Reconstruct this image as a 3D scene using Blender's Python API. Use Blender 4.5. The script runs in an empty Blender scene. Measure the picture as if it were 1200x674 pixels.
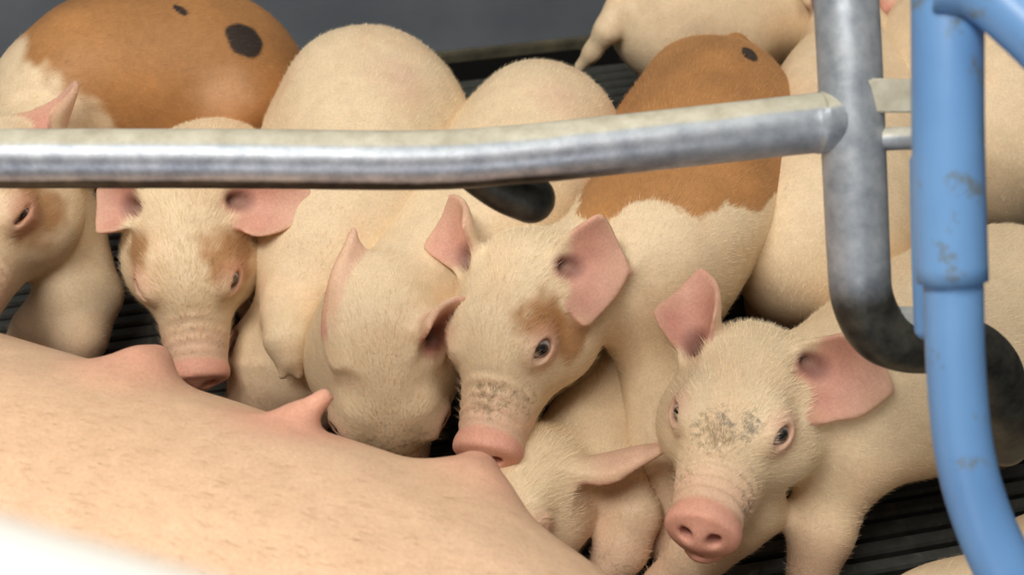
import bpy, math, random
import numpy as np
from mathutils import Vector, Matrix

# ------------------------------------------------------------------ camera, light, exposure
SC = bpy.context.scene
COL = SC.collection
FPX, CX, CY = 1600.0, 600.0, 337.0
PITCH = math.radians(40.0)
CAM = np.array([0.0, 0.0, 1.0])
RIGHT = np.array([1.0, 0, 0])
UPC = np.array([0, math.sin(PITCH), math.cos(PITCH)])
FWD = np.array([0, math.cos(PITCH), -math.sin(PITCH)])

cam = bpy.data.cameras.new('camera')
cam.sensor_fit = 'HORIZONTAL'
cam.sensor_width = 36.0
cam.lens = 36.0 * FPX / 1200.0
cam.clip_start = 0.02
cam.dof.use_dof = True
cam.dof.focus_distance = 1.17
cam.dof.aperture_fstop = cam.lens * 0.001 / 0.0075
camo = bpy.data.objects.new('camera', cam)
COL.objects.link(camo)
camo.location = CAM
camo.rotation_euler = (math.pi / 2 - PITCH, 0, 0)
SC.camera = camo

W = bpy.data.worlds.new('world')
SC.world = W
W.use_nodes = True
W.node_tree.nodes['Background'].inputs[0].default_value = (1.0, 0.93, 0.83, 1)
W.node_tree.nodes['Background'].inputs[1].default_value = 0.16


def area(name, loc, target, sx, sy, power, col):
    l = bpy.data.lights.new(name, 'AREA')
    l.shape = 'RECTANGLE'
    l.size, l.size_y = sx, sy
    l.energy = power
    l.color = col
    o = bpy.data.objects.new(name, l)
    COL.objects.link(o)
    o.location = loc
    o.rotation_euler = (Vector(target) - Vector(loc)).to_track_quat('-Z', 'Y').to_euler()
    return o


area('barn_strip_lamp', (-0.75, 0.05, 2.3), (0.0, 0.95, 0.1), 1.5, 0.5, 46, (1.0, 0.95, 0.86))
area('barn_daylight_window', (-0.3, -1.3, 0.55), (0.0, 0.8, 0.35), 1.8, 0.5, 7, (0.92, 0.96, 1.0))
area('barn_strip_lamp', (0.8, 0.9, 2.5), (0.2, 1.0, 0.1), 1.4, 0.35, 16, (1.0, 0.93, 0.82))

SC.view_settings.view_transform = 'Standard'
SC.view_settings.look = 'None'
SC.view_settings.gamma = 1.0
SC.view_settings.use_curve_mapping = False
SC.view_settings.exposure = 0.0
try:
    SC.cycles.use_denoising = True
except Exception:
    pass

rng = np.random.default_rng(7)


def ray(px, py):
    return FWD + RIGHT * (px - CX) / FPX - UPC * (py - CY) / FPX


def P(px, py, z):
    """point at height z that the photograph shows at px, py"""
    r = ray(px, py)
    return CAM + r * ((z - CAM[2]) / r[2])


def PD(px, py, d):
    return CAM + ray(px, py) * d


def nrm(v):
    v = np.asarray(v, float)
    return v / (np.linalg.norm(v) + 1e-12)


def camdir(r, u, t):
    """direction given as right, up, towards the viewer"""
    return nrm(RIGHT * r + UPC * u - FWD * t)


# ------------------------------------------------------------------ tags
def tag(o, label=None, cat=None, group=None, kind=None):
    if label: o['label'] = label
    if cat: o['category'] = cat
    if group: o['group'] = group
    if kind: o['kind'] = kind
    return o


def link(name, mesh, mat=None, parent=None):
    o = bpy.data.objects.new(name, mesh)
    COL.objects.link(o)
    if mat is not None:
        mesh.materials.append(mat)
    if parent is not None:
        o.parent = parent
    return o


def empty(name, loc=(0, 0, 0)):
    o = bpy.data.objects.new(name, None)
    COL.objects.link(o)
    o.empty_display_size = 0.05
    o.location = loc
    return o


# ------------------------------------------------------------------ materials
def newmat(name):
    m = bpy.data.materials.new(name)
    m.use_nodes = True
    nt = m.node_tree
    return m, nt, nt.nodes['Principled BSDF']


def N(nt, t, **kw):
    n = nt.nodes.new(t)
    for k, v in kw.items():
        setattr(n, k, v)
    return n


def noise(nt, scale, detail=3, rough=0.55, vec=None):
    n = N(nt, 'ShaderNodeTexNoise')
    n.inputs['Scale'].default_value = scale
    n.inputs['Detail'].default_value = detail
    n.inputs['Roughness'].default_value = rough
    if vec is not None:
        nt.links.new(vec, n.inputs['Vector'])
    return n


def ramp(nt, src, stops):
    r = N(nt, 'ShaderNodeValToRGB')
    el = r.color_ramp.elements
    while len(el) < len(stops):
        el.new(0.5)
    for e, (p, c) in zip(el, stops):
        e.position = p
        e.color = c if len(c) == 4 else (*c, 1)
    nt.links.new(src, r.inputs[0])
    return r


def mix(nt, fac, a, b, blend='MIX'):
    m = N(nt, 'ShaderNodeMix', data_type='RGBA', blend_type=blend)
    for s, v in ((m.inputs[0], fac), (m.inputs[6], a), (m.inputs[7], b)):
        if hasattr(v, 'is_output'):
            nt.links.new(v, s)
        elif isinstance(v, (int, float)):
            s.default_value = v
        else:
            s.default_value = v if len(v) == 4 else (*v, 1)
    return m.outputs[2]


def geo(nt):
    return N(nt, 'ShaderNodeTexCoord').outputs['Object']


def pig_skin(name, sss=0.12, rough=0.55, bump=0.25):
    m, nt, b = newmat(name)
    co = geo(nt)
    col = N(nt, 'ShaderNodeAttribute', attribute_name='col').outputs['Color']
    dirt = N(nt, 'ShaderNodeAttribute', attribute_name='dirt').outputs['Fac']
    n1 = noise(nt, 55, 4, 0.6, co)
    v1 = ramp(nt, n1.outputs[0], [(0.3, (0.93, 0.91, 0.89)), (0.7, (1.05, 1.04, 1.03))])
    c = mix(nt, 1.0, col, v1.outputs[0], 'MULTIPLY')
    n2 = noise(nt, 420, 3, 0.6, co)
    v2 = ramp(nt, n2.outputs[0], [(0.35, (0.90, 0.87, 0.82)), (0.65, (1.05, 1.04, 1.03))])
    c = mix(nt, 0.8, c, v2.outputs[0], 'MULTIPLY')
    n3 = noise(nt, 170, 5, 0.7, co)
    # dirt shows where noise exceeds 1 - dirt
    ad = N(nt, 'ShaderNodeMath', operation='ADD')
    nt.links.new(n3.outputs[0], ad.inputs[0]); nt.links.new(dirt, ad.inputs[1])
    dm = ramp(nt, ad.outputs[0], [(0.92, (0, 0, 0)), (1.0, (1, 1, 1))])
    mr = N(nt, 'ShaderNodeMath', operation='MULTIPLY')
    nt.links.new(ad.outputs[0], mr.inputs[0]); mr.inputs[1].default_value = 0.7
    nt.links.new(mr.outputs[0], dm.inputs[0])
    dm.color_ramp.elements[0].position = 0.56
    dm.color_ramp.elements[1].position = 0.72
    dcol = N(nt, 'ShaderNodeAttribute', attribute_name='dirtcol').outputs['Color']
    dsc = N(nt, 'ShaderNodeMath', operation='MULTIPLY'); dsc.inputs[1].default_value = 0.72
    nt.links.new(dm.outputs[0], dsc.inputs[0])
    c = mix(nt, dsc.outputs[0], c, dcol)
    nt.links.new(c, b.inputs['Base Color'])
    b.inputs['Roughness'].default_value = rough
    b.inputs['Subsurface Weight'].default_value = sss
    b.inputs['Subsurface Radius'].default_value = (1.0, 0.38, 0.22)
    b.inputs['Subsurface Scale'].default_value = 0.006
    b.inputs['Specular IOR Level'].default_value = 0.32
    bp = N(nt, 'ShaderNodeBump')
    bp.inputs['Strength'].default_value = bump
    bp.inputs['Distance'].default_value = 0.0012
    n4 = noise(nt, 330, 4, 0.65, co)
    nt.links.new(n4.outputs[0], bp.inputs['Height'])
    nt.links.new(bp.outputs[0], b.inputs['Normal'])
    return m


def hair_mat(name):
    m, nt, b = newmat(name)
    col = N(nt, 'ShaderNodeAttribute', attribute_name='col').outputs['Color']
    nt.links.new(col, b.inputs['Base Color'])
    b.inputs['Roughness'].default_value = 0.6
    b.inputs['Specular IOR Level'].default_value = 0.25
    return m


def galvanised():
    m, nt, b = newmat('galvanised_steel')
    co = geo(nt)
    n1 = noise(nt, 70, 5, 0.65, co)
    n2 = noise(nt, 18, 4, 0.6, co)
    wear = N(nt, 'ShaderNodeAttribute', attribute_name='wear').outputs['Fac']   # 0 dull dusty zinc, 1 rubbed bare
    grime = N(nt, 'ShaderNodeAttribute', attribute_name='grime').outputs['Fac']
    dust = N(nt, 'ShaderNodeAttribute', attribute_name='dust').outputs['Fac']
    c0 = ramp(nt, n1.outputs[0], [(0.3, (0.27, 0.31, 0.36)), (0.7, (0.46, 0.50, 0.55))]).outputs[0]
    cp = ramp(nt, n1.outputs[0], [(0.35, (0.30, 0.32, 0.38)), (0.65, (0.52, 0.54, 0.60))]).outputs[0]
    c = mix(nt, wear, c0, cp)
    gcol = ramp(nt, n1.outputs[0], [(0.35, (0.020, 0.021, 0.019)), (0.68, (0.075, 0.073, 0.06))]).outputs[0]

    def thr(a, amt, lo, hi):
        s = N(nt, 'ShaderNodeMath', operation='MULTIPLY_ADD')
        nt.links.new(n2.outputs[0], s.inputs[0]); s.inputs[1].default_value = amt
        nt.links.new(a, s.inputs[2])
        return ramp(nt, s.outputs[0], [(lo, (0, 0, 0)), (hi, (1, 1, 1))]).outputs[0]
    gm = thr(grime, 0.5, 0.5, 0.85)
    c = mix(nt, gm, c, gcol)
    dcol = ramp(nt, n1.outputs[0], [(0.3, (0.42, 0.39, 0.30)), (0.7, (0.62, 0.60, 0.50))]).outputs[0]
    dm = thr(dust, 0.5, 0.55, 0.95)
    c = mix(nt, dm, c, dcol)
    nt.links.new(c, b.inputs['Base Color'])
    met = N(nt, 'ShaderNodeMath', operation='MULTIPLY_ADD')
    nt.links.new(wear, met.inputs[0]); met.inputs[1].default_value = 0.35; met.inputs[2].default_value = 0.35
    inv = N(nt, 'ShaderNodeMath', operation='SUBTRACT'); inv.inputs[0].default_value = 1.0
    nt.links.new(dm, inv.inputs[1])
    mm = N(nt, 'ShaderNodeMath', operation='MULTIPLY')
    nt.links.new(met.outputs[0], mm.inputs[0]); nt.links.new(inv.outputs[0], mm.inputs[1])
    nt.links.new(mm.outputs[0], b.inputs['Metallic'])
    rr = N(nt, 'ShaderNodeMath', operation='MULTIPLY_ADD')
    nt.links.new(wear, rr.inputs[0]); rr.inputs[1].default_value = -0.10; rr.inputs[2].default_value = 0.48
    nt.links.new(rr.outputs[0], b.inputs['Roughness'])
    bp = N(nt, 'ShaderNodeBump'); bp.inputs['Strength'].default_value = 0.18; bp.inputs['Distance'].default_value = 0.001
    nt.links.new(n1.outputs[0], bp.inputs['Height']); nt.links.new(bp.outputs[0], b.inputs['Normal'])
    return m


def blue_paint():
    m, nt, b = newmat('blue_enamel')
    co = geo(nt)
    n1 = noise(nt, 9, 3, 0.5, co)
    c = ramp(nt, n1.outputs[0], [(0.3, (0.12, 0.27, 0.56)), (0.7, (0.17, 0.36, 0.68))]).outputs[0]
    n2 = noise(nt, 26, 6, 0.7, co)
    d = ramp(nt, n2.outputs[0], [(0.60, (0, 0, 0)), (0.68, (1, 1, 1))]).outputs[0]
    c = mix(nt, d, c, (0.16, 0.19, 0.20))
    n3 = noise(nt, 48, 4, 0.7, co)
    e = ramp(nt, n3.outputs[0], [(0.69, (0, 0, 0)), (0.73, (1, 1, 1))]).outputs[0]
    c = mix(nt, e, c, (0.36, 0.36, 0.28))
    nt.links.new(c, b.inputs['Base Color'])
    b.inputs['Roughness'].default_value = 0.36
    bp = N(nt, 'ShaderNodeBump'); bp.inputs['Strength'].default_value = 0.12; bp.inputs['Distance'].default_value = 0.001
    nt.links.new(n2.outputs[0], bp.inputs['Height']); nt.links.new(bp.outputs[0], b.inputs['Normal'])
    return m


def simple(name, c1, c2, scale, rough, bump=0.0):
    m, nt, b = newmat(name)
    co = geo(nt)
    n1 = noise(nt, scale, 5, 0.6, co)
    c = ramp(nt, n1.outputs[0], [(0.32, c1), (0.68, c2)]).outputs[0]
    nt.links.new(c, b.inputs['Base Color'])
    b.inputs['Roughness'].default_value = rough
    if bump:
        bp = N(nt, 'ShaderNodeBump'); bp.inputs['Strength'].default_value = bump; bp.inputs['Distance'].default_value = 0.002
        nt.links.new(n1.outputs[0], bp.inputs['Height']); nt.links.new(bp.outputs[0], b.inputs['Normal'])
    return m


def slat_mat():
    m, nt, b = newmat('black_slat_plastic')
    co = geo(nt)
    n1 = noise(nt, 60, 4, 0.6, co)
    c = ramp(nt, n1.outputs[0], [(0.3, (0.038, 0.042, 0.041)), (0.7, (0.075, 0.078, 0.072))]).outputs[0]
    n2 = noise(nt, 45, 6, 0.75, co)
    d = ramp(nt, n2.outputs[0], [(0.58, (0, 0, 0)), (0.68, (1, 1, 1))]).outputs[0]
    c = mix(nt, d, c, (0.17, 0.15, 0.10))
    nt.links.new(c, b.inputs['Base Color'])
    b.inputs['Roughness'].default_value = 0.42
    return m


def eye_mat():
    m, nt, b = newmat('eyeball')
    c = N(nt, 'ShaderNodeAttribute', attribute_name='col').outputs['Color']
    nt.links.new(c, b.inputs['Base Color'])
    b.inputs['Roughness'].default_value = 0.06
    b.inputs['Coat Weight'].default_value = 0.5
    return m


M_PIG = pig_skin('piglet_skin')
M_SOW = pig_skin('sow_skin', sss=0.10, rough=0.5, bump=0.4)
M_HAIR = hair_mat('bristle')
M_GALV = galvanised()
M_BLUE = blue_paint()
M_SLAT = slat_mat()
M_EYE = eye_mat()
M_WALL = simple('slate_plastic_panel', (0.15, 0.172, 0.21), (0.20, 0.228, 0.27), 6, 0.45)
M_LIP = simple('dirty_wall_lip', (0.05, 0.048, 0.038), (0.13, 0.115, 0.075), 30, 0.6, 0.3)
M_PIT = simple('dark_pit', (0.006, 0.007, 0.007), (0.012, 0.012, 0.011), 12, 0.8)
M_WHITE = simple('plain_white', (0.80, 0.80, 0.78), (0.86, 0.86, 0.84), 8, 0.4)

# ------------------------------------------------------------------ signed distance helpers
def smin(a, b, k):
    h = np.maximum(k - np.abs(a - b), 0.0) / k
    return np.minimum(a, b) - h * h * k * 0.25


def smax(a, b, k):
    return -smin(-a, -b, k)


def rcone(p, a, b, ra, rb):
    a = np.asarray(a, np.float32); b = np.asarray(b, np.float32)
    ba = b - a
    t = np.clip((p - a) @ ba / max(float(ba @ ba), 1e-9), 0, 1)
    q = p - a - t[:, None] * ba
    return np.sqrt(np.einsum('ij,ij->i', q, q)) - (ra + (rb - ra) * t)


def ell(p, c, r, R=None):
    q = p - np.asarray(c, np.float32)
    if R is not None:
        q = q @ np.asarray(R, np.float32)          # columns of R are the axes
    r = np.asarray(r, np.float32)
    k0 = np.sqrt(((q / r) ** 2).sum(1))
    k1 = np.sqrt(((q / (r * r)) ** 2).sum(1)) + 1e-9
    return k0 * (k0 - 1.0) / k1


def frame(axis, hint):
    """columns: x (side), y = axis, z (towards hint)"""
    y = nrm(axis); x = nrm(np.cross(y, hint)); z = np.cross(x, y)
    return np.stack([x, y, z], 1)


def vnoise(p, freq, seed=0):
    q = p * freq + seed * 17.31
    i = np.floor(q).astype(np.int64); f = q - i
    f = f * f * (3 - 2 * f)

    def h(a, b, c):
        n = (a * 73856093) ^ (b * 19349663) ^ (c * 83492791)
        n = (n ^ (n >> 13)) * 1274126177
        return ((n ^ (n >> 16)) & 0xffff) / 65535.0
    out = 0
    for dx in (0, 1):
        for dy in (0, 1):
            for dz in (0, 1):
                w = (f[:, 0] if dx else 1 - f[:, 0]) * (f[:, 1] if dy else 1 - f[:, 1]) * (f[:, 2] if dz else 1 - f[:, 2])
                out = out + w * h(i[:, 0] + dx, i[:, 1] + dy, i[:, 2] + dz)
    return out


def polygonise(f, lo, hi, h):
    """surface nets on a grid that is only evaluated near the surface"""
    lo = np.asarray(lo, float); hi = np.asarray(hi, float)
    S = 4
    nc = np.ceil((hi - lo) / (h * S)).astype(int) + 2
    g = [lo[k] + h * S * np.arange(nc[k]) for k in range(3)]
    pc = np.stack(np.meshgrid(*g, indexing='ij'), -1).reshape(-1, 3).astype(np.float32)
    dc = np.concatenate([f(c) for c in np.array_split(pc, max(1, len(pc) // 60000))]).reshape(nc)
    near = np.abs(dc) < h * S * 1.9
    D = np.repeat(np.repeat(np.repeat(dc, S, 0), S, 1), S, 2).astype(np.float32)
    Mk = np.repeat(np.repeat(np.repeat(near, S, 0), S, 1), S, 2)
    # a coarse sample stands at the first fine sample of its block; shift by half a block
    idx = np.argwhere(Mk)
    pts = (lo + (idx) * h).astype(np.float32)
    val = np.concatenate([f(c) for c in np.array_split(pts, max(1, len(pts) // 60000))])
    D[Mk] = val
    neg = D < 0
    n = np.array(D.shape)
    # active cells
    c = [slice(0, -1), slice(1, None)]
    cnt = np.zeros(n - 1, np.int8)
    for a in (0, 1):
        for b in (0, 1):
            for d in (0, 1):
                cnt += neg[c[a], c[b], c[d]]
    act = np.argwhere((cnt > 0) & (cnt < 8))
    vid = np.full(n - 1, -1, np.int32)
    vid[act[:, 0], act[:, 1], act[:, 2]] = np.arange(len(act))
    acc = np.zeros((len(act), 3)); num = np.zeros(len(act))
    corners = [(a, b, d) for a in (0, 1) for b in (0, 1) for d in (0, 1)]
    for i, p in enumerate(corners):
        for q in corners[i + 1:]:
            if sum(abs(u - v) for u, v in zip(p, q)) != 1:
                continue
            d0 = D[act[:, 0] + p[0], act[:, 1] + p[1], act[:, 2] + p[2]]
            d1 = D[act[:, 0] + q[0], act[:, 1] + q[1], act[:, 2] + q[2]]
            m = (d0 < 0) != (d1 < 0)
            t = np.where(m, d0 / np.where(m, d0 - d1, 1), 0)
            acc[m] += (np.array(p) + t[:, None] * (np.array(q) - np.array(p)))[m]
            num[m] += 1
    V = lo + (act + acc / np.maximum(num, 1)[:, None]) * h
    quads = []
    for ax in range(3):
        o1, o2 = (ax + 1) % 3, (ax + 2) % 3
        sl0 = [slice(None)] * 3; sl1 = [slice(None)] * 3
        sl0[ax] = slice(0, -1); sl1[ax] = slice(1, None)
        ch = np.argwhere(neg[tuple(sl0)] != neg[tuple(sl1)])
        ok = (ch[:, o1] > 0) & (ch[:, o2] > 0) & (ch[:, o1] < n[o1] - 1) & (ch[:, o2] < n[o2] - 1)
        ch = ch[ok]
        e1 = np.zeros(3, int); e1[o1] = 1
        e2 = np.zeros(3, int); e2[o2] = 1
        q = [vid[tuple((ch - s).T)] for s in (e1 + e2, e2, 0 * e1, e1)]
        q = np.stack(q, 1)
        flip = ~neg[tuple(ch.T)]
        q[flip] = q[flip][:, ::-1]
        quads.append(q)
    Q = np.concatenate(quads)
    Q = Q[(Q >= 0).all(1)]
    # relax within the surface a little, then pull back on to it
    for it in range(2):
        s = np.zeros_like(V); k = np.zeros(len(V))
        for a, b in ((0, 1), (1, 2), (2, 3), (3, 0)):
            np.add.at(s, Q[:, a], V[Q[:, b]]); np.add.at(k, Q[:, a], 1)
            np.add.at(s, Q[:, b], V[Q[:, a]]); np.add.at(k, Q[:, b], 1)
        V = 0.5 * V + 0.5 * s / np.maximum(k, 1)[:, None]
    return V, Q


def mesh_from(name, V, Q, smooth=True):
    me = bpy.data.meshes.new(name)
    V = np.asarray(V, np.float32); Q = np.asarray(Q, np.int32)
    k = Q.shape[1]
    me.vertices.add(len(V)); me.vertices.foreach_set('co', V.ravel())
    me.loops.add(len(Q) * k); me.loops.foreach_set('vertex_index', Q.ravel())
    me.polygons.add(len(Q))
    me.polygons.foreach_set('loop_start', np.arange(0, len(Q) * k, k, dtype=np.int32))
    me.update(calc_edges=True)
    me.validate()
    if smooth:
        me.polygons.foreach_set('use_smooth', np.ones(len(me.polygons), bool))
    return me


def set_attr(me, name, val):
    val = np.asarray(val, np.float32)
    if val.ndim == 2:
        a = me.attributes.new(name, 'FLOAT_COLOR', 'POINT')
        if val.shape[1] == 3:
            val = np.concatenate([val, np.ones((len(val), 1), np.float32)], 1)
        a.data.foreach_set('color', val.ravel())
    else:
        a = me.attributes.new(name, 'FLOAT', 'POINT')
        a.data.foreach_set('value', val)


def normals(V, Q):
    a = V[Q[:, 2]] - V[Q[:, 0]]; b = V[Q[:, 3]] - V[Q[:, 1]]
    n = np.cross(a, b)
    out = np.zeros_like(V)
    for k in range(4):
        np.add.at(out, Q[:, k], n)
    return out / (np.linalg.norm(out, axis=1)[:, None] + 1e-12), np.linalg.norm(n, axis=1) * 0.5


def hairs(V, Q, C, flow, count, length, width, lift, keep=None, seed=1):
    """one slim triangle for each bristle"""
    r = np.random.default_rng(seed)
    vn, ar = normals(V, Q)
    w = ar.copy()
    if keep is not None:
        w = w * keep[Q].mean(1)
    fi = r.choice(len(Q), count, p=w / w.sum())
    u = r.random((count, 1)); v = r.random((count, 1))
    q = Q[fi]
    base = (V[q[:, 0]] * (1 - u) + V[q[:, 1]] * u) * (1 - v) + (V[q[:, 3]] * (1 - u) + V[q[:, 2]] * u) * v
    nn = vn[q[:, 0]]
    fl = flow[q[:, 0]] + r.normal(0, 0.22, (count, 3))
    fl = fl - nn * (fl * nn).sum(1)[:, None]
    fl /= np.linalg.norm(fl, axis=1)[:, None] + 1e-9
    L = length * (0.55 + 0.8 * r.random((count, 1)))
    if keep is not None:
        L = L * (0.45 + 0.55 * keep[q[:, 0]][:, None])
    side = np.cross(nn, fl)
    wd = width * (0.7 + 0.6 * r.random((count, 1)))
    b0 = base - side * wd * 0.5 - nn * 0.0004
    b1 = base + side * wd * 0.5 - nn * 0.0004
    tip = base + (fl * math.cos(lift) + nn * math.sin(lift)) * L
    VV = np.stack([b0, b1, tip], 1).reshape(-1, 3)
    FF = np.arange(count * 3).reshape(-1, 3)
    me = mesh_from('fur', VV, FF, smooth=False)
    cc = C[q[:, 0]][:, :3] * (0.85 + 0.35 * r.random((count, 1)))
    set_attr(me, 'col', np.repeat(np.clip(cc, 0, 1), 3, 0))
    return me


# ------------------------------------------------------------------ the piglet
CREAM = np.array([0.82, 0.67, 0.475])
PINK = np.array([0.74, 0.40, 0.32])
ROSE = np.array([0.62, 0.27, 0.24])
BROWN = np.array([0.42, 0.21, 0.080])
BLACK = np.array([0.018, 0.016, 0.018])
MUD = np.array([0.22, 0.15, 0.075])
GREYMUD = np.array([0.11, 0.10, 0.085])
HL = 0.150                       # cranium centre to snout disc, unscaled


def S01(x, a, b):
    t = np.clip((x - a) / (b - a), 0, 1)
    return t * t * (3 - 2 * t)


EYE_C = np.array([0.0350, 0.063, 0.0165])
EYE_R = 0.0105


class Head:
    def __init__(s, cran, snout, scale=1.0, roll=0.0, far=False, up=(0, 0, 1), lids=(1.0, 1.0), dz=0.0, gaze=(0.0, 0.0), wrinkle=1.0):
        s.wr = wrinkle
        s.s = scale
        s.c = P(*cran)
        L = HL * scale
        r = ray(*snout)
        oc = CAM - s.c
        a = r @ r; b = 2 * (oc @ r); c = oc @ oc - L * L
        disc = b * b - 4 * a * c
        t = (-b + (1 if far else -1) * math.sqrt(max(disc, 0))) / (2 * a)
        q = CAM + r * t
        y = nrm(q - s.c)
        R = frame(y, np.asarray(up, float))
        cr, sr = math.cos(roll), math.sin(roll)
        x, z = R[:, 0] * cr + R[:, 2] * sr, -R[:, 0] * sr + R[:, 2] * cr
        s.R = np.stack([x, y, z], 1)
        s.lids = lids
        s.gaze = gaze
        s.ears = []

    def w(s, p):
        return s.c + s.R @ (np.asarray(p, float) * s.s)

    def loc(s, p):
        return ((p - s.c.astype(np.float32)) @ s.R.astype(np.float32)) / s.s

    def ear(s, side, tip, dd, face, length=None, width=0.034, cup=0.55, bend=0.0, base=(0.044, -0.006, 0.034), thick=0.0040, canal=True):
        """tip: pixel; dd: how much nearer (-) or farther (+) than the base; face: where the hollow looks (right, up, to viewer)"""
        b = s.w((base[0] * side, base[1], base[2]))
        d0 = (b - CAM) @ FWD
        t = PD(tip[0], tip[1], d0 + dd)
        u = t - b
        L = np.linalg.norm(u)
        if length: L = length
        u = nrm(u)
        n = camdir(*face); n = nrm(n - u * (n @ u))
        s.ears.append(dict(b=b, u=u, n=n, v=np.cross(u, n), L=L, w=width * s.s, cup=cup, bend=bend, t=thick * s.s, canal=canal))

    def canal(s, e):
        b, u, n, L = e['b'], e['u'], e['n'], e['L']
        return (b + u * 0.40 * L + n * 0.016 * s.s, b + u * 0.06 * L + n * 0.012 * s.s, b + u * 0.16 * L + n * 0.006 * s.s, b - u * 0.06 * L - n * 0.008 * s.s)

    @staticmethod
    def ear_uvw(e, p):
        q = p - e['b'].astype(np.float32)
        return q @ e['u'].astype(np.float32) / e['L'], q @ e['v'].astype(np.float32), q @ e['n'].astype(np.float32)

    @staticmethod
    def ear_prof(U):
        a = 0.58 + 0.42 * np.sin(np.clip(U / 0.42, -0.3, 1) * math.pi / 2)
        b = np.clip(1 - np.clip((U - 0.42) / 0.58, 0, 1) ** 1.75, 0, 1) ** 0.95
        return np.where(U < 0.42, a, b)

    @staticmethod
    def ear_mid(e, U, V):
        Uc = np.clip(U, 0, 1.1)
        return e['cup'] * (1.5 - 1.1 * Uc) * np.minimum(V * V, (1.3 * e['w']) ** 2) / e['w'] + e['bend'] * e['L'] * Uc ** 2 - 0.35 * e['w'] * (1 - Uc) * e['cup']

    def ear_sd(s, e, p):
        U, V, Wn = s.ear_uvw(e, p)
        hw = e['w'] * s.ear_prof(U) * (1 + 0.05 * np.sin(10 * U + 60 * e['L'] + np.sign(V)))
        m = s.ear_mid(e, U, V)
        slope = 2 * e['cup'] * (1.5 - 1.1 * np.clip(U, 0, 1)) * np.abs(V) / e['w']
        d = (np.abs(Wn - m)) / np.sqrt(1 + slope * slope) - e['t'] * (1.25 - 0.55 * np.clip(U, 0, 1))
        ed = (np.abs(V) - hw) * 0.85
        d = smax(d, ed, 0.004)
        d = smax(d, (U - 1.0) * e['L'], 0.004)
        return smax(d, (-0.14 - U) * e['L'], 0.004)

    def sd(s, p):
        q = s.loc(p)
        ax = np.stack([np.abs(q[:, 0]), q[:, 1], q[:, 2]], 1)
        d = ell(q, (0, -0.002, 0.002), (0.052, 0.056, 0.050))
        d = smin(d, ell(q, (0, 0.042, 0.008), (0.041, 0.050, 0.036)), 0.026)
        d = smin(d, rcone(q, (0, 0.045, -0.010), (0, 0.128, -0.026), 0.0405, 0.0275), 0.022)
        d = smin(d, ell(ax, (0.030, 0.022, -0.026), (0.038, 0.047, 0.036)), 0.025)
        d = smin(d, rcone(q, (0, 0.02, -0.046), (0, 0.118, -0.046), 0.034, 0.0145), 0.02)
        d = smin(d, rcone(ax, (0.025, 0.050, 0.026), (0.033, 0.072, 0.020), 0.015, 0.010), 0.014)
        # snout disc, wider than high, leaning back a little
        y = q[:, 1] - 0.1405 - 0.16 * (q[:, 2] + 0.026)
        rr = np.sqrt((q[:, 0] / 1.15) ** 2 + (q[:, 2] + 0.026) ** 2)
        disc = smax(np.abs(y) - 0.0062, rr - 0.0255, 0.005)
        # wrinkles over the nose
        wz = S01(q[:, 2], -0.042, -0.018) * S01(q[:, 1], 0.086, 0.104) * (1 - S01(q[:, 1], 0.126, 0.134))
        d = d + 0.0015 * s.wr * wz * np.sin(q[:, 1] * (2 * math.pi / 0.0092) + 9 * np.abs(q[:, 0]))
        d = smin(d, disc, 0.007)
        # lower lip and mouth line
        lip = ell(q, (0, 0.128, -0.0560), (0.0165, 0.017, 0.0095))
        d = smin(d, lip, 0.006)
        d = smax(d, -rcone(ax, (0.0, 0.143, -0.0485), (0.020, 0.128, -0.0455), 0.0022, 0.0022), 0.004)
        d = smax(d, -rcone(ax, (0.020, 0.128, -0.0455), (0.0375, 0.085, -0.043), 0.0022, 0.0016), 0.005)
        # nostrils
        d = smax(d, -ell(ax, (0.0105, 0.150, -0.0235), (0.0052, 0.012, 0.0058)), 0.004)
        # eyes
        for sx, op in ((-1, s.lids[0]), (1, s.lids[1])):
            e = EYE_C * (sx, 1, 1)
            n = nrm((0.66 * sx, 0.62, 0.33))
            lidax = nrm(np.array((-0.62 * sx, 0.62, -0.36)))
            Fr = frame(n, np.cross(n, lidax))
            xa = nrm(lidax - n * (lidax @ n)); za = np.cross(xa, n)
            Fr = np.stack([xa, n, za], 1)
            d = smin(d, ell(q, e + n * 0.0002, (0.0155, 0.0126, 0.0135), Fr), 0.010)
            d = smax(d, -ell(q, e + n * 0.014, (0.0112, 0.0135, max(0.0012, 0.0074 * op)), Fr), 0.0025)
        d = d * s.s
        for e in s.ears:
            d = smin(d, s.ear_sd(e, p), 0.014)
            # ear canal
            if e['canal']:
                (a, b, c, g) = s.canal(e)
                d = smax(d, -rcone(p, a, b, 0.0125 * s.s, 0.0105 * s.s), 0.012)
                d = smax(d, -rcone(p, c, g, 0.0068 * s.s, 0.0040 * s.s), 0.006)
        return d


def spline(pts, n):
    pts = np.asarray(pts, float)
    k = len(pts)
    ext = np.vstack([2 * pts[0] - pts[1], pts, 2 * pts[-1] - pts[-2]])
    out = []
    for t in np.linspace(0, k - 1, n):
        i = min(int(t), k - 2); f = t - i
        p0, p1, p2, p3 = ext[i:i + 4]
        out.append(0.5 * ((2 * p1) + (-p0 + p2) * f + (2 * p0 - 5 * p1 + 4 * p2 - p3) * f * f + (-p0 + 3 * p1 - 3 * p2 + p3) * f ** 3))
    return np.array(out)


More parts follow.
